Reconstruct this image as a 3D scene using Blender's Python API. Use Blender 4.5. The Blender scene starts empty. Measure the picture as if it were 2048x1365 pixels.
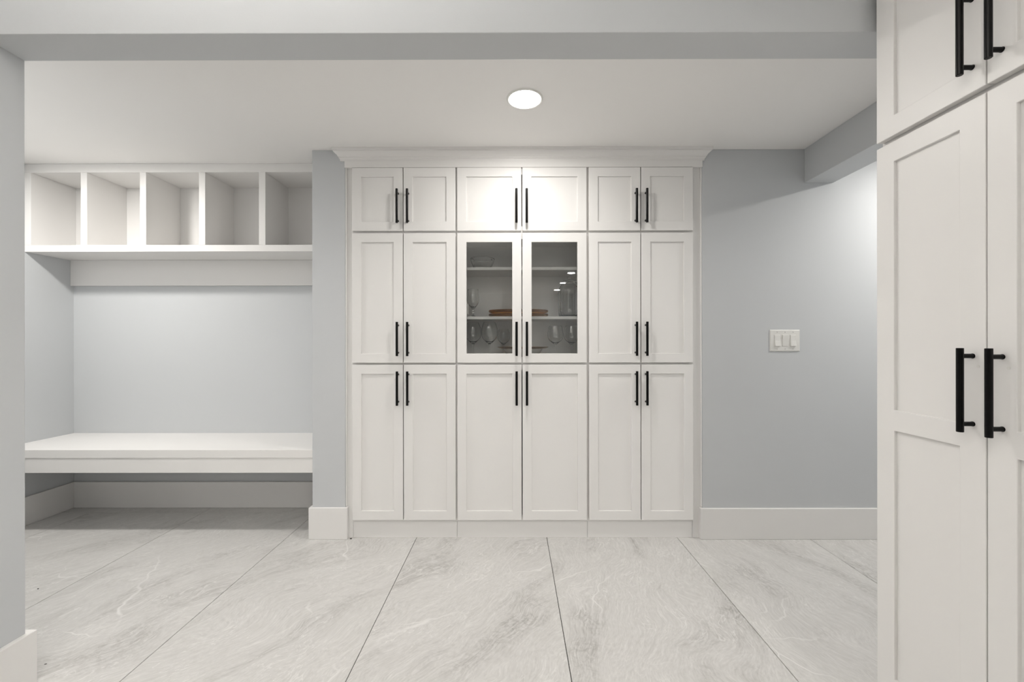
import bpy, bmesh, math, random
from mathutils import Vector, Matrix

C = bpy.context.scene.collection
SC = bpy.context.scene
PI = math.pi
random.seed(4)

# ------------------------------------------------------------------ camera, world, exposure
H = 1.1467                      # eye height
cd = bpy.data.cameras.new('camera')
cd.lens = 15.0
cd.sensor_width = 36.0
cd.clip_start = 0.05
cd.shift_y = 3.5 / 2048
cam = bpy.data.objects.new('camera', cd)
C.objects.link(cam)
cam.location = (0, 0, H)
cam.rotation_euler = (PI / 2, math.radians(0.07), math.radians(0.134))
SC.camera = cam

w = bpy.data.worlds.new('world')
SC.world = w
w.use_nodes = True
w.node_tree.nodes['Background'].inputs['Color'].default_value = (0.8, 0.88, 1.0, 1)
w.node_tree.nodes['Background'].inputs['Strength'].default_value = 0.6

SC.view_settings.view_transform = 'Standard'
SC.view_settings.look = 'None'
SC.view_settings.gamma = 1
SC.view_settings.use_curve_mapping = False
SC.view_settings.exposure = 0.1
# radiance of the lamp lenses, one value per group of lamps
LAMP_CENTRE, LAMP_LEFT, LAMP_RIGHT = 148.0, 355.0, 300.0
LAMP_NEAR, LAMP_FILL = 390.0, 70.0
FILL_UPLIGHT = 460.0                # bowl of the uplighter added behind the viewer as fill light
LAMP_COL = (1.0, 0.97, 0.928, 1)

# ------------------------------------------------------------------ materials
def srgb(r, g, b):
    f = lambda c: ((c / 255 + 0.055) / 1.055) ** 2.4 if c / 255 > 0.04045 else c / 255 / 12.92
    return (f(r), f(g), f(b), 1)

def mat(name, col, rough=0.5, spec=0.5, metal=0.0, var=0.0, vscale=3.0, bump=0.0, bscale=200.0):
    m = bpy.data.materials.new(name)
    m.use_nodes = True
    nt = m.node_tree
    b = nt.nodes['Principled BSDF']
    b.inputs['Base Color'].default_value = col
    b.inputs['Roughness'].default_value = rough
    b.inputs['Specular IOR Level'].default_value = spec
    b.inputs['Metallic'].default_value = metal
    tc = nt.nodes.new('ShaderNodeTexCoord')
    if var:
        n = nt.nodes.new('ShaderNodeTexNoise')
        n.inputs['Scale'].default_value = vscale
        n.inputs['Detail'].default_value = 4
        nt.links.new(tc.outputs['Object'], n.inputs['Vector'])
        mx = nt.nodes.new('ShaderNodeMix')
        mx.data_type = 'RGBA'
        mx.inputs['A'].default_value = tuple(c * (1 - var) for c in col[:3]) + (1,)
        mx.inputs['B'].default_value = tuple(min(1, c * (1 + var)) for c in col[:3]) + (1,)
        nt.links.new(n.outputs['Fac'], mx.inputs['Factor'])
        nt.links.new(mx.outputs['Result'], b.inputs['Base Color'])
    if bump:
        n2 = nt.nodes.new('ShaderNodeTexNoise')
        n2.inputs['Scale'].default_value = bscale
        n2.inputs['Detail'].default_value = 2
        nt.links.new(tc.outputs['Object'], n2.inputs['Vector'])
        bp = nt.nodes.new('ShaderNodeBump')
        bp.inputs['Strength'].default_value = bump
        bp.inputs['Distance'].default_value = 0.001
        nt.links.new(n2.outputs['Fac'], bp.inputs['Height'])
        nt.links.new(bp.outputs['Normal'], b.inputs['Normal'])
    return m

WALL = mat('blue_grey_wall_paint', (0.595, 0.610, 0.622, 1), 0.55, 0.3, var=0.015, vscale=2, bump=0.15, bscale=350)
CEIL = mat('white_ceiling_paint', (0.925, 0.912, 0.895, 1), 0.9, 0.2, bump=0.1, bscale=300)
WHITE = mat('white_cabinet_paint', (0.825, 0.812, 0.795, 1), 0.38, 0.4, var=0.008, vscale=4)
TRIM = mat('white_trim_paint', (0.825, 0.812, 0.795, 1), 0.42, 0.4, var=0.012, vscale=5)
BLACK = mat('black_metal', (0.0025, 0.0025, 0.0025, 1), 0.25, 0.18, var=0.1, vscale=30)
PLASTIC = mat('white_plastic', (0.78, 0.77, 0.74, 1), 0.35, 0.45, var=0.01, vscale=20)
SCREW = mat('painted_screw', (0.55, 0.54, 0.52, 1), 0.35, 0.5, var=0.05, vscale=60)
GROUT = mat('grey_grout', (0.03, 0.028, 0.025, 1), 0.9, 0.2, var=0.1, vscale=40)
CERAMIC = mat('white_ceramic', (0.82, 0.79, 0.74, 1), 0.2, 0.5, var=0.01, vscale=20)
CRUMB = mat('dark_crumb', (0.02, 0.018, 0.015, 1), 0.8, 0.2, var=0.2, vscale=300)
INNER = mat('cabinet_interior', (0.92, 0.905, 0.885, 1), 0.5, 0.3, var=0.02, vscale=4)

def glass(name, col, rough=0.0, ior=1.45):
    m = bpy.data.materials.new(name)
    m.use_nodes = True
    nt = m.node_tree
    b = nt.nodes['Principled BSDF']
    b.inputs['Transmission Weight'].default_value = 1.0
    b.inputs['Roughness'].default_value = rough
    b.inputs['IOR'].default_value = ior
    tc = nt.nodes.new('ShaderNodeTexCoord')
    n = nt.nodes.new('ShaderNodeTexNoise')
    n.inputs['Scale'].default_value = 12
    nt.links.new(tc.outputs['Object'], n.inputs['Vector'])
    mx = nt.nodes.new('ShaderNodeMix')
    mx.data_type = 'RGBA'
    mx.inputs['A'].default_value = col
    mx.inputs['B'].default_value = tuple(min(1, c * 1.05) for c in col[:3]) + (1,)
    nt.links.new(n.outputs['Fac'], mx.inputs['Factor'])
    nt.links.new(mx.outputs['Result'], b.inputs['Base Color'])
    return m

STEM = glass('clear_stemware', (0.985, 0.99, 0.985, 1))
AMBER = glass('amber_glass', (0.86, 0.42, 0.06, 1), 0.02, 1.5)
AMBER.node_tree.nodes['Principled BSDF'].inputs['Transmission Weight'].default_value = 0.88

def pane_mat():
    m = bpy.data.materials.new('cabinet_pane')
    m.use_nodes = True
    nt = m.node_tree
    nt.nodes.clear()
    out = nt.nodes.new('ShaderNodeOutputMaterial')
    tr = nt.nodes.new('ShaderNodeBsdfTransparent')
    tr.inputs['Color'].default_value = (0.995, 1.0, 0.995, 1)
    gl = nt.nodes.new('ShaderNodeBsdfGlossy')
    gl.inputs['Roughness'].default_value = 0.0
    fr = nt.nodes.new('ShaderNodeFresnel')
    fr.inputs['IOR'].default_value = 1.5
    mx = nt.nodes.new('ShaderNodeMixShader')
    nt.links.new(fr.outputs['Fac'], mx.inputs['Fac'])
    nt.links.new(tr.outputs[0], mx.inputs[1])
    nt.links.new(gl.outputs[0], mx.inputs[2])
    nt.links.new(mx.outputs[0], out.inputs['Surface'])
    return m
PANE = pane_mat()

def lens_mat():
    m = bpy.data.materials.new('lamp_lens')
    m.use_nodes = True
    nt = m.node_tree
    nt.nodes.clear()
    out = nt.nodes.new('ShaderNodeOutputMaterial')
    em = nt.nodes.new('ShaderNodeEmission')
    em.inputs['Color'].default_value = LAMP_COL
    em.inputs['Strength'].default_value = 18.0
    nt.links.new(em.outputs[0], out.inputs['Surface'])
    return m
LENS = lens_mat()

def tile_mat():
    """pale stone-look porcelain: oblique brushed streaks, grey clouds, thin white veins.
    The object's own colour slot carries: R = streak angle / pi, G = strength of the grey clouds, B = random offset."""
    m = bpy.data.materials.new('stone_tile')
    m.use_nodes = True
    nt = m.node_tree
    L = nt.links.new
    N = nt.nodes.new
    b = nt.nodes['Principled BSDF']
    tc = N('ShaderNodeTexCoord')
    oi = N('ShaderNodeObjectInfo')
    sep = N('ShaderNodeSeparateColor')
    L(oi.outputs['Color'], sep.inputs[0])
    def math_(op, a, b_=None, clamp=False):
        n = N('ShaderNodeMath'); n.operation = op; n.use_clamp = clamp
        for i, v in enumerate((a, b_)):
            if v is None: continue
            if isinstance(v, (int, float)): n.inputs[i].default_value = v
            else: L(v, n.inputs[i])
        return n.outputs[0]
    def vmath(op, a, b_):
        n = N('ShaderNodeVectorMath'); n.operation = op
        for i, v in enumerate((a, b_)):
            if isinstance(v, tuple): n.inputs[i].default_value = v
            else: L(v, n.inputs[i])
        return n.outputs[0]
    def noise(vec, scale, detail=3, rough=0.55, dist=0.0):
        n = N('ShaderNodeTexNoise')
        n.inputs['Scale'].default_value = scale
        n.inputs['Detail'].default_value = detail
        n.inputs['Roughness'].default_value = rough
        n.inputs['Distortion'].default_value = dist
        L(vec, n.inputs['Vector'])
        return n
    def ramp(v, lo, hi):
        n = N('ShaderNodeMapRange'); n.interpolation_type = 'SMOOTHSTEP'
        n.inputs['From Min'].default_value = lo; n.inputs['From Max'].default_value = hi
        L(v, n.inputs['Value'])
        return n.outputs[0]
    offs = N('ShaderNodeCombineXYZ')
    k = math_('MULTIPLY', sep.outputs[2], 37.0)
    L(k, offs.inputs[0]); L(k, offs.inputs[1]); L(k, offs.inputs[2])
    P0 = vmath('ADD', tc.outputs['Object'], offs.outputs[0])
    warp = noise(P0, 2.2, 2)
    wv = vmath('SUBTRACT', warp.outputs['Color'], (0.5, 0.5, 0.5))
    wv = vmath('MULTIPLY', wv, (0.30, 0.30, 0.0))
    P = vmath('ADD', P0, wv)
    rot = N('ShaderNodeVectorRotate'); rot.rotation_type = 'Z_AXIS'
    L(P, rot.inputs['Vector'])
    L(math_('MULTIPLY', sep.outputs[0], -PI), rot.inputs['Angle'])
    R = rot.outputs[0]
    fine = noise(vmath('MULTIPLY', R, (5.0, 75.0, 1.0)), 1.0, 4, 0.6).outputs['Fac']
    mid = noise(vmath('MULTIPLY', R, (2.2, 15.0, 1.0)), 1.0, 4, 0.6).outputs['Fac']
    broad = noise(vmath('MULTIPLY', R, (1.6, 4.5, 1.0)), 1.0, 3, 0.5).outputs['Fac']
    crack = noise(P, 26.0, 5, 0.7, 1.2).outputs['Fac']
    # grey clouds broken up by the fine brushing
    hatch = noise(vmath('MULTIPLY', R, (14.0, 120.0, 1.0)), 1.0, 4, 0.65, 0.4).outputs['Fac']
    grain = noise(vmath('MULTIPLY', R, (45.0, 150.0, 1.0)), 1.0, 3, 0.65).outputs['Fac']
    cloud = math_('MULTIPLY', ramp(broad, 0.47, 0.68), sep.outputs[1])
    brk = math_('ADD', math_('MULTIPLY', ramp(hatch, 0.36, 0.66), 0.55), math_('MULTIPLY', ramp(crack, 0.44, 0.60), 0.45))
    cloud = math_('MULTIPLY', cloud, brk)
    streak = math_('MULTIPLY', ramp(mid, 0.50, 0.78), math_('MULTIPLY', ramp(hatch, 0.40, 0.68), 0.42))
    speck = math_('MULTIPLY', ramp(grain, 0.46, 0.72), 0.20)
    dark = math_('ADD', math_('ADD', cloud, streak), speck, True)
    light = math_('ADD', math_('MULTIPLY', ramp(fine, 0.50, 0.28), 0.55), math_('MULTIPLY', ramp(grain, 0.48, 0.30), 0.55), True)
    # long thin white veins, few and soft
    vo = N('ShaderNodeTexVoronoi'); vo.feature = 'DISTANCE_TO_EDGE'
    vo.inputs['Scale'].default_value = 1.9
    w2 = noise(P0, 3.2, 3, 0.5)
    w3 = noise(P0, 14.0, 2, 0.5)
    vv = vmath('ADD', P0, vmath('MULTIPLY', vmath('SUBTRACT', w2.outputs['Color'], (0.5, 0.5, 0.5)), (0.30, 0.30, 0.0)))
    vv = vmath('ADD', vv, vmath('MULTIPLY', vmath('SUBTRACT', w3.outputs['Color'], (0.5, 0.5, 0.5)), (0.03, 0.03, 0.0)))
    L(vv, vo.inputs['Vector'])
    vmask = ramp(noise(P0, 2.4, 2).outputs['Fac'], 0.50, 0.68)
    vein = math_('MULTIPLY', ramp(vo.outputs['Distance'], 0.011, 0.001), math_('MULTIPLY', vmask, 0.8))
    ridge = math_('ABSOLUTE', math_('SUBTRACT', noise(vmath('MULTIPLY', R, (6.0, 20.0, 1.0)), 1.0, 3, 0.6, 0.6).outputs['Fac'], 0.5))
    hair = math_('MULTIPLY', ramp(ridge, 0.016, 0.001), math_('MULTIPLY', ramp(noise(P0, 4.2, 2).outputs['Fac'], 0.44, 0.62), 0.55))
    vein = math_('MAXIMUM', vein, hair)
    def mix(f, a, c):
        n = N('ShaderNodeMix'); n.data_type = 'RGBA'
        L(f, n.inputs['Factor'])
        for key, v in (('A', a), ('B', c)):
            if isinstance(v, tuple): n.inputs[key].default_value = v
            else: L(v, n.inputs[key])
        return n.outputs['Result']
    c = mix(light, (0.615, 0.605, 0.588, 1), (0.71, 0.70, 0.682, 1))
    c = mix(dark, c, (0.35, 0.34, 0.322, 1))
    c = mix(vein, c, (0.79, 0.78, 0.765, 1))
    L(c, b.inputs['Base Color'])
    b.inputs['Roughness'].default_value = 0.45
    b.inputs['Specular IOR Level'].default_value = 0.35
    bp = N('ShaderNodeBump'); bp.inputs['Strength'].default_value = 0.12; bp.inputs['Distance'].default_value = 0.001
    L(fine, bp.inputs['Height'])
    L(bp.outputs['Normal'], b.inputs['Normal'])
    return m
TILE = tile_mat()

# ------------------------------------------------------------------ mesh helpers
def box(bm, x0, x1, y0, y1, z0, z1):
    vs = [bm.verts.new((x, y, z)) for z in (z0, z1) for y in (y0, y1) for x in (x0, x1)]
    for f in ((0, 2, 3, 1), (4, 5, 7, 6), (0, 1, 5, 4), (2, 6, 7, 3), (0, 4, 6, 2), (1, 3, 7, 5)):
        bm.faces.new([vs[i] for i in f])

def obj(name, bm, m, parent=None, loc=None, bevel=0.0, seg=2, smooth=False, angle=40):
    me = bpy.data.meshes.new(name)
    bmesh.ops.recalc_face_normals(bm, faces=bm.faces[:])
    bm.to_mesh(me)
    bm.free()
    me.materials.append(m)
    if smooth:
        for p in me.polygons: p.use_smooth = True
        try: me.set_sharp_from_angle(angle=math.radians(angle))
        except Exception: pass
    o = bpy.data.objects.new(name, me)
    C.objects.link(o)
    if loc: o.location = loc
    if parent: o.parent = parent
    if bevel:
        md = o.modifiers.new('bevel', 'BEVEL')
        md.width = bevel; md.segments = seg; md.limit_method = 'ANGLE'
    return o

def boxes(name, lst, m, parent=None, bevel=0.0, loc=None):
    bm = bmesh.new()
    for b in lst: box(bm, *b)
    return obj(name, bm, m, parent, loc, bevel)

def struct(name, lst, m, bevel=0.0, parent=None):
    o = boxes(name, lst, m, parent, bevel)
    o['kind'] = 'structure'
    return o

def empty(name, loc, rz=0.0):
    o = bpy.data.objects.new(name, None)
    C.objects.link(o)
    o.location = loc
    o.rotation_euler = (0, 0, rz)
    o.empty_display_size = 0.05
    return o

def tag(o, label, cat, group=None):
    o['label'] = label
    o['category'] = cat
    if group: o['group'] = group
    return o

def cyl(bm, p0, p1, r, n=20, r1=None):
    p0 = Vector(p0); p1 = Vector(p1)
    d = (p1 - p0)
    q = d.to_track_quat('Z', 'Y')
    rings = []
    for p, rr in ((p0, r), (p1, r if r1 is None else r1)):
        rings.append([bm.verts.new(p + q @ Vector((rr * math.cos(2 * PI * i / n), rr * math.sin(2 * PI * i / n), 0))) for i in range(n)])
    for i in range(n):
        j = (i + 1) % n
        bm.faces.new((rings[0][i], rings[0][j], rings[1][j], rings[1][i]))
    bm.faces.new(rings[0][::-1]); bm.faces.new(rings[1])

def lathe(bm, prof, n=32, sx=1.0, sy=1.0, rib=0.0, ribs=0, cx=0.0, cy=0.0, cz=0.0, closed=False):
    """prof: list of (r, z); a profile that starts and ends on r=0 makes a closed body"""
    rings = []
    for r, z in prof:
        if r < 1e-6:
            rings.append([bm.verts.new((cx, cy, cz + z))])
        else:
            ring = []
            for i in range(n):
                a = 2 * PI * i / n
                rr = r * (1 + rib * math.cos(ribs * a)) if ribs else r
                ring.append(bm.verts.new((cx + sx * rr * math.cos(a), cy + sy * rr * math.sin(a), cz + z)))
            rings.append(ring)
    pairs = list(zip(rings, rings[1:]))
    if closed: pairs.append((rings[-1], rings[0]))
    for a, b in pairs:
        for i in range(n):
            j = (i + 1) % n
            if len(a) == 1 and len(b) == 1: continue
            if len(a) == 1: bm.faces.new((a[0], b[j], b[i]))
            elif len(b) == 1: bm.faces.new((a[i], a[j], b[0]))
            else: bm.faces.new((a[i], a[j], b[j], b[i]))

# ------------------------------------------------------------------ the setting
CZ = 2.278                      # ceiling height
YW = 2.50                       # face of the far wall and of the pier beside the alcove
YA = 2.98                       # alcove back wall
XL = -3.075                     # alcove left wall
XP0, XP1 = -1.178, -0.984       # pier between alcove and cabinets
XC1 = 1.1075                    # right end of the cabinet recess
YH0, YH1 = 1.296, 1.420         # header wall, room side and far side
XO = -1.628                     # left jamb of the opening
ZH = 2.089                      # underside of header
XF0, XF1, YF0 = -5.2, 1.70, -7.2  # front room
CR = 2.55                       # its unseen ceiling, height made up so more light reaches the header
XR = 3.6                        # far right end of the back room

# floor: slab with grout on top, every tile an object
fl = struct('floor', [(-5.4, XR + 0.2, YF0 - 0.15, 3.15, -0.12, -0.004)], GROUT)
TX0, TP, TL, G = -0.568, 0.7655, 1.524, 0.0014
def clampv(v, lo, hi): return max(lo, min(hi, v))
yj = [2.886 + TL - TL * i for i in range(9)]
tile_meshes = {}
params = {-4: (0.27, 0.75), -3: (0.26, 0.55), -2: (0.27, 0.65), -1: (0.29, 0.5), 0: (0.30, 0.75), 1: (0.42, 1.0), 2: (0.58, 0.6), 3: (0.45, 0.6)}
first = True
for kx in range(-7, 6):
    x0 = TX0 + TP * kx; x1 = x0 + TP
    a0 = max(x0 + G, -5.35); a1 = min(x1 - G, XR + 0.15)
    if a1 - a0 < 0.02: continue
    for iy in range(8):
        y1 = yj[iy]; y0 = yj[iy + 1]
        b0 = max(y0 + G, YF0 - 0.1); b1 = min(y1 - G, 3.1)
        if b1 - b0 < 0.02: continue
        key = (round(a1 - a0, 4), round(b1 - b0, 4))
        if key not in tile_meshes:
            bm = bmesh.new()
            box(bm, 0, key[0], 0, key[1], -0.010, 0.0)
            bmesh.ops.bevel(bm, geom=[e for e in bm.edges if all(abs(v.co.z) < 1e-6 for v in e.verts)], offset=0.0008, segments=1, affect='EDGES')
            me = bpy.data.meshes.new('tile')
            bm.to_mesh(me); bm.free()
            me.materials.append(TILE)
            tile_meshes[key] = me
        t = bpy.data.objects.new('tile', tile_meshes[key])
        C.objects.link(t)
        t.parent = fl
        t.location = (a0, b0, 0)
        ang, st = params.get(kx, (0.3, 0.6))
        t.color = (ang + random.uniform(-0.02, 0.02), st, random.random(), 1)

struct('ceiling', [(-5.4, XR + 0.2, YH0 + 0.03, 3.15, CZ, CZ + 0.1)], CEIL)
struct('ceiling_room', [(-5.4, XR + 0.2, YF0 - 0.15, YH0 + 0.002, CR, CR + 0.1)], CEIL)
# back room
struct('wall_left', [(XL - 0.12, XL, YH1, YA + 0.12, 0, CZ)], WALL)
struct('wall_alcove_back', [(XL, XP0, YA, YA + 0.12, 0, CZ)], WALL)
struct('wall_pier', [(XP0, XP1, YW, YA + 0.12, 0, CZ)], WALL, 0.003)
struct('wall_recess_back', [(XP1, XC1, YA, YA + 0.12, 0, CZ)], WALL)
struct('wall_back', [(XC1, XR, YW, YA + 0.12, 0, CZ)], WALL, 0.003)
struct('wall_right', [(XR, XR + 0.12, YH0, YA + 0.12, 0, CZ)], WALL)
# the cased opening the camera looks through
struct('wall_front_left', [(XF0 - 0.12, XO, YH0, YH1, 0, CR)], WALL, 0.002)
struct('wall_front_right', [(1.25, XR, YH0, YH1, 0, CR)], WALL, 0.002)
struct('header_beam', [(XO, 1.25, YH0, YH1, ZH, CR)], WALL, 0.002)
struct('ceiling_beam', [(1.705, 1.872, YH1, YW, 2.080, CZ)], WALL, 0.002)
# front room around the camera
struct('wall_room_left', [(XF0 - 0.12, XF0, YF0, YH0, 0, CR)], WALL)
struct('wall_room_right', [(XF1, XF1 + 0.12, YF0, YH0, 0, CR)], WALL)
struct('wall_room_rear', [(XF0 - 0.12, XF1 + 0.12, YF0 - 0.12, YF0, 0, CR)], WALL)

BH = 0.1795                     # baseboard height
def board(name, lst): return struct(name, lst, TRIM, 0.0025)
board('baseboard_left', [(XL, XL + 0.016, YH1, YA, 0, BH)])
board('baseboard_alcove', [(XL + 0.016, XP0 - 0.016, YA - 0.016, YA, 0, BH)])
def wrap(name, pts, h, t):
    """a board that runs along a chain of wall faces with mitred corners; pts = wall line, board to the right of travel"""
    bm = bmesh.new()
    n = len(pts)
    P = [Vector(p) for p in pts]
    outer = []
    for i in range(n):
        d0 = (P[i] - P[i - 1]).normalized() if i else None
        d1 = (P[i + 1] - P[i]).normalized() if i < n - 1 else None
        nr = lambda d: Vector((d.y, -d.x))
        if d0 is None: o = nr(d1)
        elif d1 is None: o = nr(d0)
        else: o = nr(d0) + nr(d1)
        outer.append(P[i] + o * t)
    loop = []
    for z in (0, h):
        loop.append(([bm.verts.new((p.x, p.y, z)) for p in P], [bm.verts.new((p.x, p.y, z)) for p in outer]))
    (ib, ob), (it, ot) = loop
    for i in range(n - 1):
        bm.faces.new((it[i], ot[i], ot[i + 1], it[i + 1]))
        bm.faces.new((ib[i], ib[i + 1], ob[i + 1], ob[i]))
        bm.faces.new((ob[i], ob[i + 1], ot[i + 1], ot[i]))
        bm.faces.new((ib[i], it[i], it[i + 1], ib[i + 1]))
    for i in (0, n - 1):
        bm.faces.new((ib[i], ob[i], ot[i], it[i]) if i == 0 else (ib[i], it[i], ot[i], ob[i]))
    o = obj(name, bm, TRIM, bevel=0.0025)
    o['kind'] = 'structure'
    return o
wrap('baseboard_pier', [(XP0, YA), (XP0, YW), (XP1, YW), (XP1, YW + 0.012)], 0.184, 0.016)
wrap('baseboard_right', [(XC1, YW + 0.012), (XC1, YW), (XR, YW)], BH, 0.0165)
wrap('baseboard_jamb', [(XO - 0.6, YH0), (XO, YH0), (XO, YH1), (XO - 0.6, YH1)], BH, 0.019)

# ------------------------------------------------------------------ ceiling lamps
def disk_light(name, parent, z, r, radiance, up=False):
    l = bpy.data.lights.new(name, 'AREA')
    l.shape = 'DISK'
    l.size = 2 * r
    l.color = LAMP_COL[:3]
    l.energy = radiance * PI * PI * r * r
    o = bpy.data.objects.new(name, l)
    C.objects.link(o)
    o.parent = parent
    o.location = (0, 0, z)
    if up: o.rotation_euler = (PI, 0, 0)

def lamp(x, y, label, radiance, z=CZ):
    t = tag(empty('ceiling_light', (x, y, z)), label, 'ceiling light', 'round recessed ceiling lights')
    bm = bmesh.new()
    lathe(bm, [(0.074, 0), (0.074, -0.005), (0.078, -0.006), (0.083, -0.003), (0.084, 0)], 48, closed=True)
    obj('trim_ring', bm, PLASTIC, t, smooth=True)
    bm = bmesh.new()
    lathe(bm, [(0, -0.015), (0.025, -0.0145), (0.046, -0.0125), (0.062, -0.009), (0.071, -0.005), (0.074, -0.001)], 48)
    obj('lens', bm, LENS, t, smooth=True)
    disk_light('lamp_light', t, -0.0158, 0.072, radiance)
    return t
lamp(0.056, 1.977, 'round white ceiling light, the lit one in view in front of the cabinets', LAMP_CENTRE)
lamp(-2.50, 1.977, 'round ceiling light over the bench alcove, hidden behind the near wall end', LAMP_LEFT)
lamp(2.55, 1.977, 'round ceiling light on the far side of the hanging beam', LAMP_RIGHT)
nth = ['nearest', 'second', 'third', 'fourth', 'last']
for i, y in enumerate((-2.10, -3.52, -4.94, -6.25)):
    lamp(1.165, y, 'round ceiling light behind the viewer, %s in the row along the tall cupboards' % nth[i], LAMP_NEAR, CR)
for i, y in enumerate((0.60, -0.50, -1.60, -2.70, -3.80)):  # unseen row, added to raise the ambient light of the front room
    lamp(-3.7, y, 'added round ceiling light behind the viewer, %s in the fill row along the far left wall' % nth[i], LAMP_FILL, CR)

# uplighter added behind the viewer's left shoulder to fill the front room
fl_ = tag(empty('added_uplighter', (-0.80, -0.15, 0)), 'added black uplighter behind the viewer on the left, for fill light', 'lamp')
bm = bmesh.new()
lathe(bm, [(0, 0), (0.14, 0), (0.14, 0.012), (0.03, 0.024), (0, 0.024)], 40)
obj('base', bm, BLACK, fl_, smooth=True)
bm = bmesh.new()
cyl(bm, (0, 0, 0.02), (0, 0, 1.60), 0.012)
obj('pole', bm, BLACK, fl_, smooth=True)
bm = bmesh.new()
lathe(bm, [(0, 1.595), (0.05, 1.605), (0.12, 1.66), (0.16, 1.74), (0.155, 1.74), (0.115, 1.668), (0.05, 1.615), (0, 1.607)], 48)
obj('shade', bm, BLACK, fl_, smooth=True)
bm = bmesh.new()
lathe(bm, [(0, 1.675), (0.06, 1.672), (0.10, 1.662), (0.10, 1.655), (0, 1.655)], 40)
obj('bulb', bm, LENS, fl_, smooth=True)
disk_light('bulb_light', fl_, 1.679, 0.10, FILL_UPLIGHT, True)

# ------------------------------------------------------------------ cabinets
FT = 0.0195                     # door thickness
GAP = 0.002                     # bumper gap between face frame and door

def door_frame(bm, w_, h_, sw, mids=()):
    """shaker frame in local x (0..w), z (0..h), front at y=-FT; mids: list of (z0, z1) cross rails"""
    xs = [0, sw, w_ - sw, w_]
    zs = [0, sw] + [z for m_ in mids for z in m_] + [h_ - sw, h_]
    solid = set()
    rows = len(zs) - 1
    for r in range(rows):
        for c in range(3):
            if c != 1 or r % 2 == 0: solid.add((r, c))
    V = {}
    def v(i, j, k):
        if (i, j, k) not in V: V[(i, j, k)] = bm.verts.new((xs[i], -FT if k == 0 else 0, zs[j]))
        return V[(i, j, k)]
    for (r, c) in solid:
        bm.faces.new((v(c, r, 0), v(c + 1, r, 0), v(c + 1, r + 1, 0), v(c, r + 1, 0)))
        bm.faces.new((v(c, r, 1), v(c, r + 1, 1), v(c + 1, r + 1, 1), v(c + 1, r, 1)))
        for dr, dc, e in ((-1, 0, ((c, r), (c + 1, r))), (1, 0, ((c + 1, r + 1), (c, r + 1))), (0, -1, ((c, r + 1), (c, r))), (0, 1, ((c + 1, r), (c + 1, r + 1)))):
            if (r + dr, c + dc) not in solid:
                (i0, j0), (i1, j1) = e
                bm.faces.new((v(i0, j0, 0), v(i0, j0, 1), v(i1, j1, 1), v(i1, j1, 0)))
    openings = [(zs[r], zs[r + 1]) for r in range(rows) if r % 2 == 1]
    return openings

HL, HR = 0.1975, 0.0070
def handle_mesh():
    bm = bmesh.new()
    y = -0.030
    # bar with a tiny chamfer at the ends
    n = 24
    prof = [(0, -HL / 2), (HR - 0.0008, -HL / 2), (HR, -HL / 2 + 0.0008), (HR, HL / 2 - 0.0008), (HR - 0.0008, HL / 2), (0, HL / 2)]
    lathe(bm, prof, n, cy=y)
    for s in (-1, 1):
        cyl(bm, (0, y, s * 0.080), (0, 0.0, s * 0.080), 0.0055, 16)
        cyl(bm, (0, -0.0015, s * 0.080), (0, 0.0, s * 0.080), 0.0060, 16)
    bmesh.ops.recalc_face_normals(bm, faces=bm.faces[:])
    me = bpy.data.meshes.new('handle')
    bm.to_mesh(me); bm.free()
    me.materials.append(BLACK)
    for p in me.polygons: p.use_smooth = True
    me.set_sharp_from_angle(angle=math.radians(35))
    return me
HANDLE = handle_mesh()

def add_door(cab, x0, x1, z0, z1, hx, hz, sw=0.0555, mids=(), glazed=False):
    """x, z in the cabinet's local frame; hx, hz handle centre in the cabinet's local frame"""
    bm = bmesh.new()
    ops = door_frame(bm, x1 - x0, z1 - z0, sw, mids)
    d = obj('door', bm, WHITE, cab, (x0, -GAP, z0), bevel=0.0016)
    for (a, b) in ops:
        e = 0.006
        if glazed:
            boxes('glass_pane', [(sw - e + 0.007, x1 - x0 - sw + e - 0.007, -0.0105, -0.0065, a - e + 0.007, b + e - 0.007)], PANE, d)
        else:
            p = boxes('door_panel', [(sw, x1 - x0 - sw, -FT + 0.0085, -0.003, a, b)], WHITE, d)
    h = bpy.data.objects.new('handle', HANDLE)
    C.objects.link(h)
    h.parent = d
    h.location = (hx - x0, -FT, hz - z0)
    return d

def carcass(cab, w_, h_, dep, fw=0.038, rails=(0.038, 0.038), inner=WHITE, z0=0.0):
    t = 0.018
    y1 = dep
    boxes('side_panel', [(0, t, t, y1, z0, h_)], inner, cab)
    boxes('side_panel', [(w_ - t, w_, t, y1, z0, h_)], inner, cab)
    boxes('bottom_panel', [(t, w_ - t, t, y1, z0, z0 + t)], inner, cab)
    boxes('top_panel', [(t, w_ - t, t, y1, h_ - t, h_)], inner, cab)
    boxes('back_panel', [(t, w_ - t, y1 - 0.008, y1, z0 + t, h_ - t)], inner, cab)
    bm = bmesh.new()
    sv = [(0, fw), (w_ - fw, w_)]
    for a, b in sv: box(bm, a, b, 0, t, z0, h_)
    box(bm, fw, w_ - fw, 0, t, z0, z0 + rails[0])
    box(bm, fw, w_ - fw, 0, t, h_ - rails[1], h_)
    obj('face_frame', bm, WHITE, cab)

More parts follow.
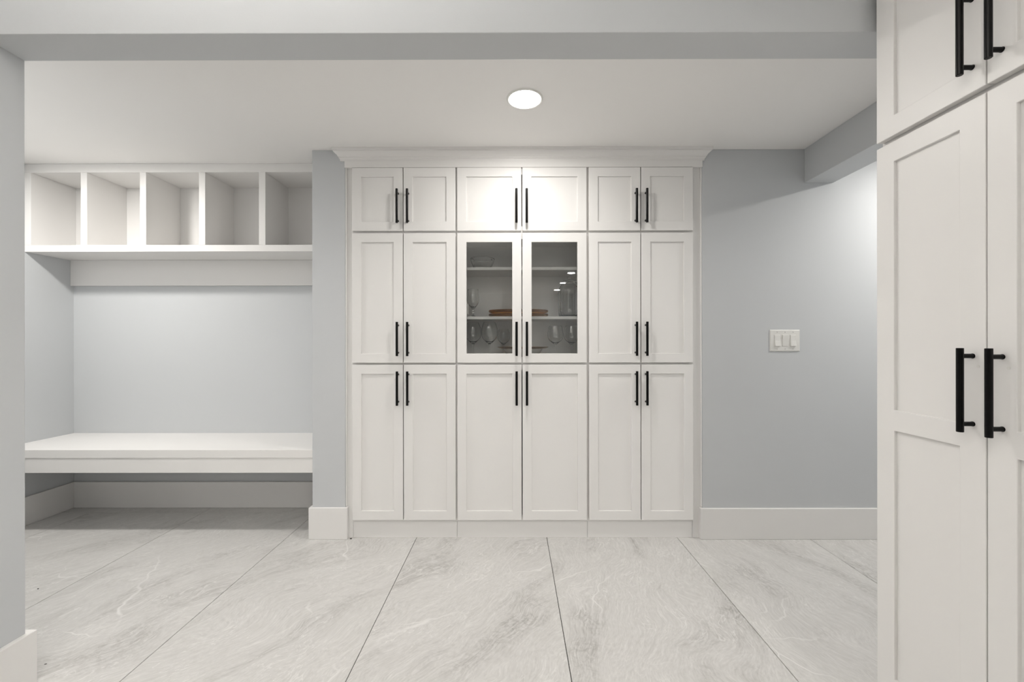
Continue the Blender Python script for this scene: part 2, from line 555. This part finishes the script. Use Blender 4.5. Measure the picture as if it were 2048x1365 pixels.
YC = 2.5115                     # face-frame plane of the far cabinets
units = [('left', -0.9425, -0.3305, (-0.9396, -0.6434, -0.6388, -0.3356), -0.6405),
         ('centre', -0.3305, 0.4370, (-0.3254, 0.0498, 0.0553, 0.4304), 0.0505),
         ('right', 0.4370, 1.0535, (0.4435, 0.7440, 0.7486, 1.0505), 0.7447)]
ZB, ZM, ZT = 1.0243, 1.7952, 2.1750
where = {'left': 'leftmost, beside the grey wall pier', 'centre': 'middle one under the ceiling light', 'right': 'rightmost, beside the light switch wall'}
for nm, ux0, ux1, dx, hc in units:
    W_ = ux1 - ux0
    # top row
    c = tag(empty('top_cabinet', (ux0, YC, ZM)), {'left': 'short white top cabinet with two shaker doors, leftmost under the crown',
            'centre': 'short wide white top cabinet directly above the glass doors',
            'right': 'short white top cabinet with two shaker doors, rightmost under the crown'}[nm], 'cabinet', 'top row of short cabinets under the crown')
    carcass(c, W_, ZT - ZM, 0.30)
    for s, (a, b) in ((-1, dx[:2]), (1, dx[2:])):
        add_door(c, a - ux0, b - ux0, 1.8018 - ZM, 2.171 - ZM, hc + s * 0.0297 - ux0, 1.9385 - ZM, 0.0535)
    # middle row
    glazed = nm == 'centre'
    c = tag(empty('display_cabinet' if glazed else 'wall_cabinet', (ux0, YC, ZB)), {
            'left': 'white two-door cabinet left of the glass-fronted one, at eye level',
            'centre': 'white glass-fronted display cabinet holding glassware and amber plates',
            'right': 'white two-door cabinet right of the glass-fronted one, at eye level'}[nm], 'cabinet', None if glazed else 'solid-door cabinets either side of the glass doors')
    carcass(c, W_, ZM - ZB, 0.30, inner=INNER if glazed else WHITE)
    for s, (a, b) in ((-1, dx[:2]), (1, dx[2:])):
        add_door(c, a - ux0, b - ux0, 1.0300 - ZB, 1.7887 - ZB, hc + s * 0.0297 - ux0, 1.169 - ZB, 0.054 if glazed else 0.0535, glazed=glazed)
    if glazed:
        dl = [ch for ch in c.children if ch.name.startswith('door')][0]
        boxes('pane_reflection', [(0.046, 0.0650, 0.0004, 0.011, 0.2850, 0.3470)], PLASTIC, dl, 0.003)  # white block standing in for a reflection in the left pane
        for z in (1.304, 1.597):
            boxes('shelf', [(0.0185, W_ - 0.0185, 0.024, 0.290, z - 0.0175 - ZB, z - ZB)], WHITE, c, 0.0015)
    # base row with its toe board
    c = tag(empty('base_cabinet', (ux0, YC, 0)), {
            'left': 'tall white base cabinet standing beside the grey pier baseboard',
            'centre': 'wide white base cabinet with two doors below the glass doors',
            'right': 'tall white base cabinet nearest the light switch wall'}[nm], 'cabinet', 'base cabinets on the floor')
    carcass(c, W_, ZB, 0.42, z0=0.095)
    boxes('toe_board', [(0.0006, W_ - 0.0006, 0.0008, 0.018, 0, 0.0945)], WHITE, c, 0.0008)
    for s, (a, b) in ((-1, dx[:2]), (1, dx[2:])):
        add_door(c, a - ux0, b - ux0, 0.1107, 1.0183, hc + s * 0.0297 - ux0, 0.883, 0.0535)

# filler strips, frieze and crown
struct('trim_1', [(XP1, -0.9430, YC, YC + 0.018, 0, ZT)], WHITE, 0.0006)
struct('trim_2', [(1.0540, XC1, YC, YC + 0.018, 0, ZT)], WHITE, 0.0006)
struct('trim_3', [(XP1, XP1 + 0.008, YC - 0.009, YC - 0.0003, 0.186, ZT)], WHITE, 0.003)
struct('trim_4', [(XC1 - 0.009, XC1, YC - 0.010, YC - 0.0003, 0.182, ZT)], WHITE, 0.003)
struct('trim_5', [(XP1, XC1, 2.4915, YC + 0.018, ZT - 0.002, 2.213)], WHITE, 0.0012)
def crown():
    bm = bmesh.new()
    z0 = 2.2115; hgt = CZ - z0
    prof = [(0.000, 0.0), (0.0055, 0.0), (0.006, 0.006), (0.0075, 0.012), (0.0125, 0.016), (0.0130, 0.022), (0.0165, 0.024), (0.0195, 0.030),
            (0.0245, 0.037), (0.0310, 0.0425), (0.0360, 0.046), (0.0365, 0.051), (0.0410, 0.052), (0.0415, hgt), (0.0, hgt)]
    xl, xr, yf = -1.0045, 1.1135, 2.4995
    rings = []
    for path in range(4):
        ring = []
        for o, z in prof:
            x = xl - o if path < 2 else xr + o
            y = YW - 0.0002 if path in (0, 3) else yf - o
            if path in (0, 3): y = YW - 0.0001
            ring.append(bm.verts.new((x, min(y, YW - 0.0001), z0 + z)))
        rings.append(ring)
    n = len(prof)
    for a, b in zip(rings, rings[1:]):
        for i in range(n):
            j = (i + 1) % n
            bm.faces.new((a[i], a[j], b[j], b[i]))
    bm.faces.new(rings[0][::-1]); bm.faces.new(rings[3])
    o = obj('trim_6', bm, WHITE, smooth=True, angle=25)
    o['kind'] = 'structure'
crown()

# tall cupboard at the right, doors facing left (-X)
XD = 1.081                      # door face
root = (XD + FT + GAP, 1.2735)
PW = 0.612
def pantry(name, z0, z1, label, dz0, dz1, hz, mids):
    c = tag(empty(name, (root[0], root[1], z0), -PI / 2), label, 'cabinet')
    carcass(c, PW, z1 - z0, 0.57)
    for (a, b, hx) in ((0.003, 0.2955, 0.2970 - 0.0315 + 0.002), (0.2985, PW - 0.003, 0.2970 + 0.0315)):
        d = add_door(c, a, b, dz0 - z0, dz1 - z0, hx, hz - z0, 0.0575, mids=[(m0 - dz0, m1 - dz0) for m0, m1 in mids])
        if mids:
            bm = bmesh.new()
            cyl(bm, (hx - a + 0.012, -FT - 0.0006, hz + 0.056 - dz0), (hx - a + 0.012, -FT + 0.0002, hz + 0.056 - dz0), 0.0035, 14)
            o = obj('filled_screw_hole', bm, PLASTIC, d)
    return c
p = pantry('pantry_cabinet', 0, 1.7262, 'tall white pantry cupboard at right with two-panel doors and black handles', 0.1307, 1.718, H - 0.1124, [(0.895, 0.9535)])
boxes('toe_board', [(0.0, PW, 0.06, 0.075, 0, 0.095)], WHITE, p)
pantry('overhead_cabinet', 1.7268, 2.268, 'white overhead cupboard resting on the pantry, doors cut by the frame', 1.7353, 2.250, H + 0.7265, [])

# ------------------------------------------------------------------ alcove: cubbies and bench
cub = tag(empty('cubby_shelf', (XL, YA, 1.7237)), 'white built-in row of five open cubbies above the bench', 'shelf')
def cb(name, x0, x1, y0, y1, z0, z1, bev=0.0012):
    return boxes(name, [(x0 - XL, x1 - XL, y0 - YA, y1 - YA, z0 - 1.7237, z1 - 1.7237)], TRIM, cub, bev)
YCF, YCB = 2.680, 2.957
cb('bottom_shelf', XL, XP0, YCF, YCB, 1.7237, 1.765)
cb('top_panel', XL, XP0, YCF + 0.02, YCB, 2.223, 2.262)
cb('top_rail', XL, XP0, YCF, YCF + 0.02, 2.223, CZ - 0.0005)
cb('back_panel', XL, XP0, YCB, YA, 1.724, 2.262)
pxs = [((48 - 1026), (59.3 - 1026)), ((159.6 - 1026), (172.3 - 1026)), (278.4 - 1026, 291 - 1026), (397 - 1026, 409.7 - 1026), (517.3 - 1026, 530.4 - 1026)]
div = [(x0 * YCF / 853.33, x1 * YCF / 853.33) for x0, x1 in pxs]
cb('side_panel', XL, div[0][1], YCF, YCB, 1.7652, 2.2228)
for x0, x1 in div[1:]:
    cb('divider', x0, x1, YCF, YCB, 1.7652, 2.2228)
cb('side_panel', -1.222, XP0, YCF, YCB, 1.7652, 2.2228)
cb('back_rail', XL, XP0, YCB, YA, 1.547, 1.7235)

bench = tag(empty('bench', (XL, 2.506, 0.38)), 'long white built-in bench seat below the cubbies in the grey alcove', 'bench')
boxes('seat', [(0.0, XP0 - XL, 0.0, YA - 2.506, 0.0895, 0.1384)], TRIM, bench, 0.002)
boxes('apron', [(0.0, XP0 - XL, 0.004, 0.024, 0.0015, 0.0892)], TRIM, bench, 0.001)
boxes('wall_cleat', [(0.0, XP0 - XL, YA - 2.506 - 0.02, YA - 2.506, 0.04, 0.0892)], TRIM, bench, 0.001)

# ------------------------------------------------------------------ light switch
sw = tag(empty('light_switch', (1.5885, YW, 1.1575)), 'white three-gang rocker light switch plate on the blue-grey wall', 'light switch')
bm = bmesh.new()
pw, ph, pt = 0.0872, 0.0632, 0.006
vs0 = [bm.verts.new((sx * pw, 0, sz * ph)) for sx, sz in ((-1, -1), (1, -1), (1, 1), (-1, 1))]
vs1 = [bm.verts.new((sx * pw, -0.0025, sz * ph)) for sx, sz in ((-1, -1), (1, -1), (1, 1), (-1, 1))]
vs2 = [bm.verts.new((sx * (pw - 0.004), -pt, sz * (ph - 0.004))) for sx, sz in ((-1, -1), (1, -1), (1, 1), (-1, 1))]
bm.faces.new(vs0)
bm.faces.new(vs2)
for a, b in ((vs0, vs1), (vs1, vs2)):
    for i in range(4):
        j = (i + 1) % 4
        bm.faces.new((a[i], a[j], b[j], b[i]))
obj('plate', bm, PLASTIC, sw, bevel=0.001)
for i, tilt in enumerate((1, -1, 1)):
    cx = (i - 1) * 0.0460
    bm = bmesh.new()
    box(bm, cx - 0.0175, cx + 0.0175, -pt - 0.0010, -pt + 0.002, -0.0345, 0.0345)
    bez = obj('rocker_bezel', bm, PLASTIC, sw, bevel=0.0006)
    bm = bmesh.new()
    hw, hh = 0.0155, 0.0320
    ya, yb, ym = (-0.0092, -0.0030, -0.0036) if tilt > 0 else (-0.0026, -0.0066, -0.0042)
    pts = [(-hh, ya), (0, ym), (hh, yb)]
    fr = [[bm.verts.new((cx + s * hw, -pt + y + 0.0, z)) for s in (-1, 1)] for z, y in pts]
    bk = [[bm.verts.new((cx + s * hw, -pt + 0.0005, z)) for s in (-1, 1)] for z, y in pts]
    for a, b in zip(fr, fr[1:]): bm.faces.new((a[0], a[1], b[1], b[0]))
    for a, b in zip(bk, bk[1:]): bm.faces.new((a[0], b[0], b[1], a[1]))
    for k in (0, 1):
        for i2 in (0, 1): bm.faces.new((fr[i2][k], fr[i2 + 1][k], bk[i2 + 1][k], bk[i2][k]))
    bm.faces.new((fr[0][0], bk[0][0], bk[0][1], fr[0][1])); bm.faces.new((fr[2][0], fr[2][1], bk[2][1], bk[2][0]))
    obj('rocker', bm, PLASTIC, sw, bevel=0.0006)
    for s in (-1, 1):
        bm = bmesh.new()
        cyl(bm, (cx, -pt + 0.0005, s * 0.049), (cx, -pt - 0.0012, s * 0.049), 0.0028, 12)
        obj('screw', bm, SCREW, sw)

# ------------------------------------------------------------------ glassware behind the glass doors
ZF = ZB + 0.0182                # cabinet floor
Z1, Z2 = 1.3043, 1.5973         # shelf tops

def spline(ctrl, n=6):
    """Catmull-Rom through (r, z) control points"""
    out = []
    P = [ctrl[0]] + list(ctrl) + [ctrl[-1]]
    for i in range(1, len(P) - 2):
        for k in range(n):
            t = k / n
            q = []
            for d in (0, 1):
                a, b, c, e = (P[i - 1][d], P[i][d], P[i + 1][d], P[i + 2][d])
                q.append(0.5 * (2 * b + (c - a) * t + (2 * a - 5 * b + 4 * c - e) * t * t + (3 * b - a - 3 * c + e) * t ** 3))
            out.append((max(q[0], 0.0004), q[1]))
    out.append(ctrl[-1])
    return out

def stemware(name, x, y, z, h, r, rim, bowl, label, group, foot=0.036, ball=False):
    """foot, stem and bowl of a wine glass; bowl = bowl height"""
    t = tag(empty(name, (x, y, z)), label, 'glass', group)
    zb = h - bowl
    outer = spline([(rim, h), (r * 0.93, h - bowl * 0.25), (r, h - bowl * 0.52), (r * 0.88, h - bowl * 0.75), (r * 0.45, h - bowl * 0.94), (0.008, zb - 0.004)])
    th = 0.0013
    inner = spline([(rim - th, h), (r * 0.93 - th, h - bowl * 0.25), (r - th, h - bowl * 0.52), (r * 0.88 - th * 1.3, h - bowl * 0.74), (r * 0.45 - th * 2, h - bowl * 0.91), (0.0005, h - bowl * 0.955)])
    bm = bmesh.new()
    prof = [(0, h - bowl * 0.955)] + inner[::-1][1:] + [(rim - th / 2, h + 0.0006)] + outer + [(0, zb - 0.004)]
    lathe(bm, prof, 36)
    obj('bowl', bm, STEM, t, smooth=True, angle=60)
    bm = bmesh.new()
    if ball:
        sp = spline([(0.0075, zb - 0.0042), (0.0045, zb - 0.012), (0.010, zb - 0.021), (0.0045, zb - 0.030), (0.006, 0.012), (0.015, 0.0055)], 5)
    else:
        sp = spline([(0.0078, zb - 0.0042), (0.0045, zb - 0.016), (0.0038, zb * 0.5), (0.0045, 0.018), (0.013, 0.0048)], 5)
    lathe(bm, [(0, zb - 0.0042)] + sp + [(0, 0.0048)], 20)
    obj('stem', bm, STEM, t, smooth=True, angle=60)
    bm = bmesh.new()
    lathe(bm, [(0, 0.0046), (0.014, 0.0042), (foot - 0.002, 0.0022), (foot, 0.0012), (foot - 0.001, 0), (0, 0)], 32)
    obj('foot', bm, STEM, t, smooth=True, angle=60)
    return t

wg = 'wine glasses on the cabinet floor'
stemware('wine_glass', -0.2475, 2.650, ZF, 0.230, 0.0500, 0.034, 0.128, 'large clear wine glass at the far left of the cabinet floor', wg)
stemware('wine_glass', -0.1440, 2.615, ZF, 0.230, 0.0505, 0.036, 0.128, 'large clear wine glass behind the left pane, second from the left', wg)
stemware('wine_glass', -0.0600, 2.752, ZF, 0.190, 0.0390, 0.031, 0.095, 'clear wine glass at the back, half behind the amber-rimmed bowl', wg)
stemware('wine_glass', 0.2600, 2.615, ZF, 0.206, 0.0485, 0.040, 0.108, 'clear wine glass behind the right pane, left one of two', wg)
stemware('wine_glass', 0.3600, 2.615, ZF, 0.206, 0.0485, 0.040, 0.108, 'clear wine glass at the far right of the cabinet floor', wg)
stemware('goblet', -0.2430, 2.600, Z1, 0.166, 0.0365, 0.034, 0.112, 'short-stemmed clear goblet alone at the left of the middle shelf', None, 0.034, True)

bw = tag(empty('glass_bowl', (-0.189, 2.645, Z2)), 'clear glass bowl on the top shelf of the display cabinet', 'bowl')
bm = bmesh.new()
prof = [(0, 0.0), (0.036, 0.0), (0.044, 0.004), (0.060, 0.024), (0.070, 0.048), (0.0755, 0.066), (0.0742, 0.0668), (0.0735, 0.066), (0.0680, 0.048), (0.058, 0.026), (0.042, 0.008), (0.034, 0.0045), (0, 0.0045)]
lathe(bm, prof, 72, rib=0.012, ribs=18)
obj('body', bm, STEM, bw, smooth=True, angle=50)
bm = bmesh.new()
lathe(bm, [(0.0735, 0.0662), (0.0755, 0.0668), (0.0768, 0.0682), (0.0755, 0.0698), (0.0735, 0.0690)], 60, closed=True)
obj('rim', bm, STEM, bw, smooth=True)

jar = tag(empty('glass_jar', (0.347, 2.618, Z1)), 'tall ribbed clear glass jar at the right of the middle shelf', 'jar')
bm = bmesh.new()
prof = [(0, 0), (0.058, 0), (0.065, 0.006), (0.0665, 0.06), (0.0665, 0.15), (0.064, 0.176), (0.056, 0.188), (0.050, 0.196), (0.050, 0.203), (0.0475, 0.203), (0.0475, 0.196), (0.054, 0.185),
        (0.0605, 0.174), (0.0625, 0.15), (0.0625, 0.06), (0.061, 0.012), (0.054, 0.008), (0, 0.008)]
lathe(bm, prof, 120, rib=0.022, ribs=20)
obj('body', bm, STEM, jar, smooth=True, angle=60)
bm = bmesh.new()
lathe(bm, [(0, 0.2035), (0.052, 0.2035), (0.054, 0.207), (0.053, 0.213), (0.040, 0.222), (0.018, 0.226), (0.010, 0.230), (0.013, 0.240), (0.010, 0.247), (0, 0.249)], 48, rib=0.015, ribs=16)
obj('lid', bm, STEM, jar, smooth=True, angle=50)

def oval_plate(x, y, z, label, w_=0.186, d_=0.118):
    t = tag(empty('amber_plate', (x, y, z)), label, 'plate', 'stacked amber glass plates')
    bm = bmesh.new()
    sy = d_ / w_
    prof = [(0, 0.0), (0.62 * w_, 0.0), (0.80 * w_, 0.0008), (0.92 * w_, 0.0035), (0.975 * w_, 0.0075), (w_, 0.0125), (0.998 * w_, 0.0165), (0.975 * w_, 0.0190), (0.940 * w_, 0.0180),
            (0.90 * w_, 0.0135), (0.78 * w_, 0.0075), (0.60 * w_, 0.0055), (0, 0.0055)]
    lathe(bm, prof, 72, sy=sy)
    obj('dish', bm, AMBER, t, smooth=True, angle=50)
    bm = bmesh.new()
    n = 110
    for i in range(n):
        a = 2 * PI * i / n
        mtx = Matrix.Translation((0.972 * w_ * math.cos(a), 0.972 * d_ * math.sin(a), 0.0185)) @ Matrix.Diagonal((1, 1, 0.85, 1))
        bmesh.ops.create_icosphere(bm, subdivisions=1, radius=0.0050, matrix=mtx)
    b = obj('beaded_rim', bm, AMBER, t, smooth=True, angle=80)
    return t
oval_plate(0.034, 2.664, Z1, 'amber glass plate lying directly on the shelf under its twin')
oval_plate(0.034, 2.664, Z1 + 0.0232, 'upper amber glass plate with beaded rim, on top of its twin')

sb = tag(empty('serving_bowl', (0.062, 2.662, ZF)), 'white serving bowl on the cabinet floor under an amber plate', 'bowl')
bm = bmesh.new()
lathe(bm, [(0, 0.006), (0.055, 0.006), (0.058, 0.0), (0.066, 0.0), (0.070, 0.006), (0.098, 0.030), (0.122, 0.064), (0.1215, 0.0665), (0.119, 0.066), (0.094, 0.034), (0.065, 0.012), (0, 0.010)], 56)
obj('body', bm, CERAMIC, sb, smooth=True, angle=50)
dp = tag(empty('amber_dish', (0.062, 2.662, ZF + 0.0670)), 'thin amber dish lying across the white bowl behind the handles', 'plate')
bm = bmesh.new()
sy = 0.130 / 0.160
lathe(bm, [(0, 0), (0.126, 0), (0.150, 0.004), (0.160, 0.0095), (0.1595, 0.0115), (0.157, 0.0115), (0.149, 0.0085), (0.125, 0.0045), (0, 0.0045)], 64, sy=sy)
obj('dish', bm, AMBER, dp, smooth=True, angle=50)

# dark specks lying on the floor
def crumb(x, y, sx, sy, rz, label):
    bm = bmesh.new()
    bmesh.ops.create_icosphere(bm, subdivisions=2, radius=1.0, matrix=Matrix.Diagonal((sx, sy, min(sx, sy) * 0.6, 1)))
    for v in bm.verts: v.co *= 1 + random.uniform(-0.15, 0.15)
    o = obj('crumb', bm, CRUMB, None, (x, y, min(sx, sy) * 0.6), smooth=True)
    o.rotation_euler = (0, 0, rz)
    tag(o, label, 'crumb', 'dark specks on the floor')
def at_floor(px, py):
    d = H * 853.33 / (py - 686)
    return ((px - 1026) * d / 853.33, d)
x, y = at_floor(88, 1330); crumb(x, y, 0.0042, 0.0016, 0.5, 'dark speck on the tile beside the near baseboard corner')
x, y = at_floor(701, 1079); crumb(x, y, 0.006, 0.004, 0.2, 'dark speck on the floor at the foot of the pier baseboard')
x, y = at_floor(73, 1179); crumb(x, y, 0.003, 0.0026, 0.0, 'dark speck on the leftmost visible floor tile')
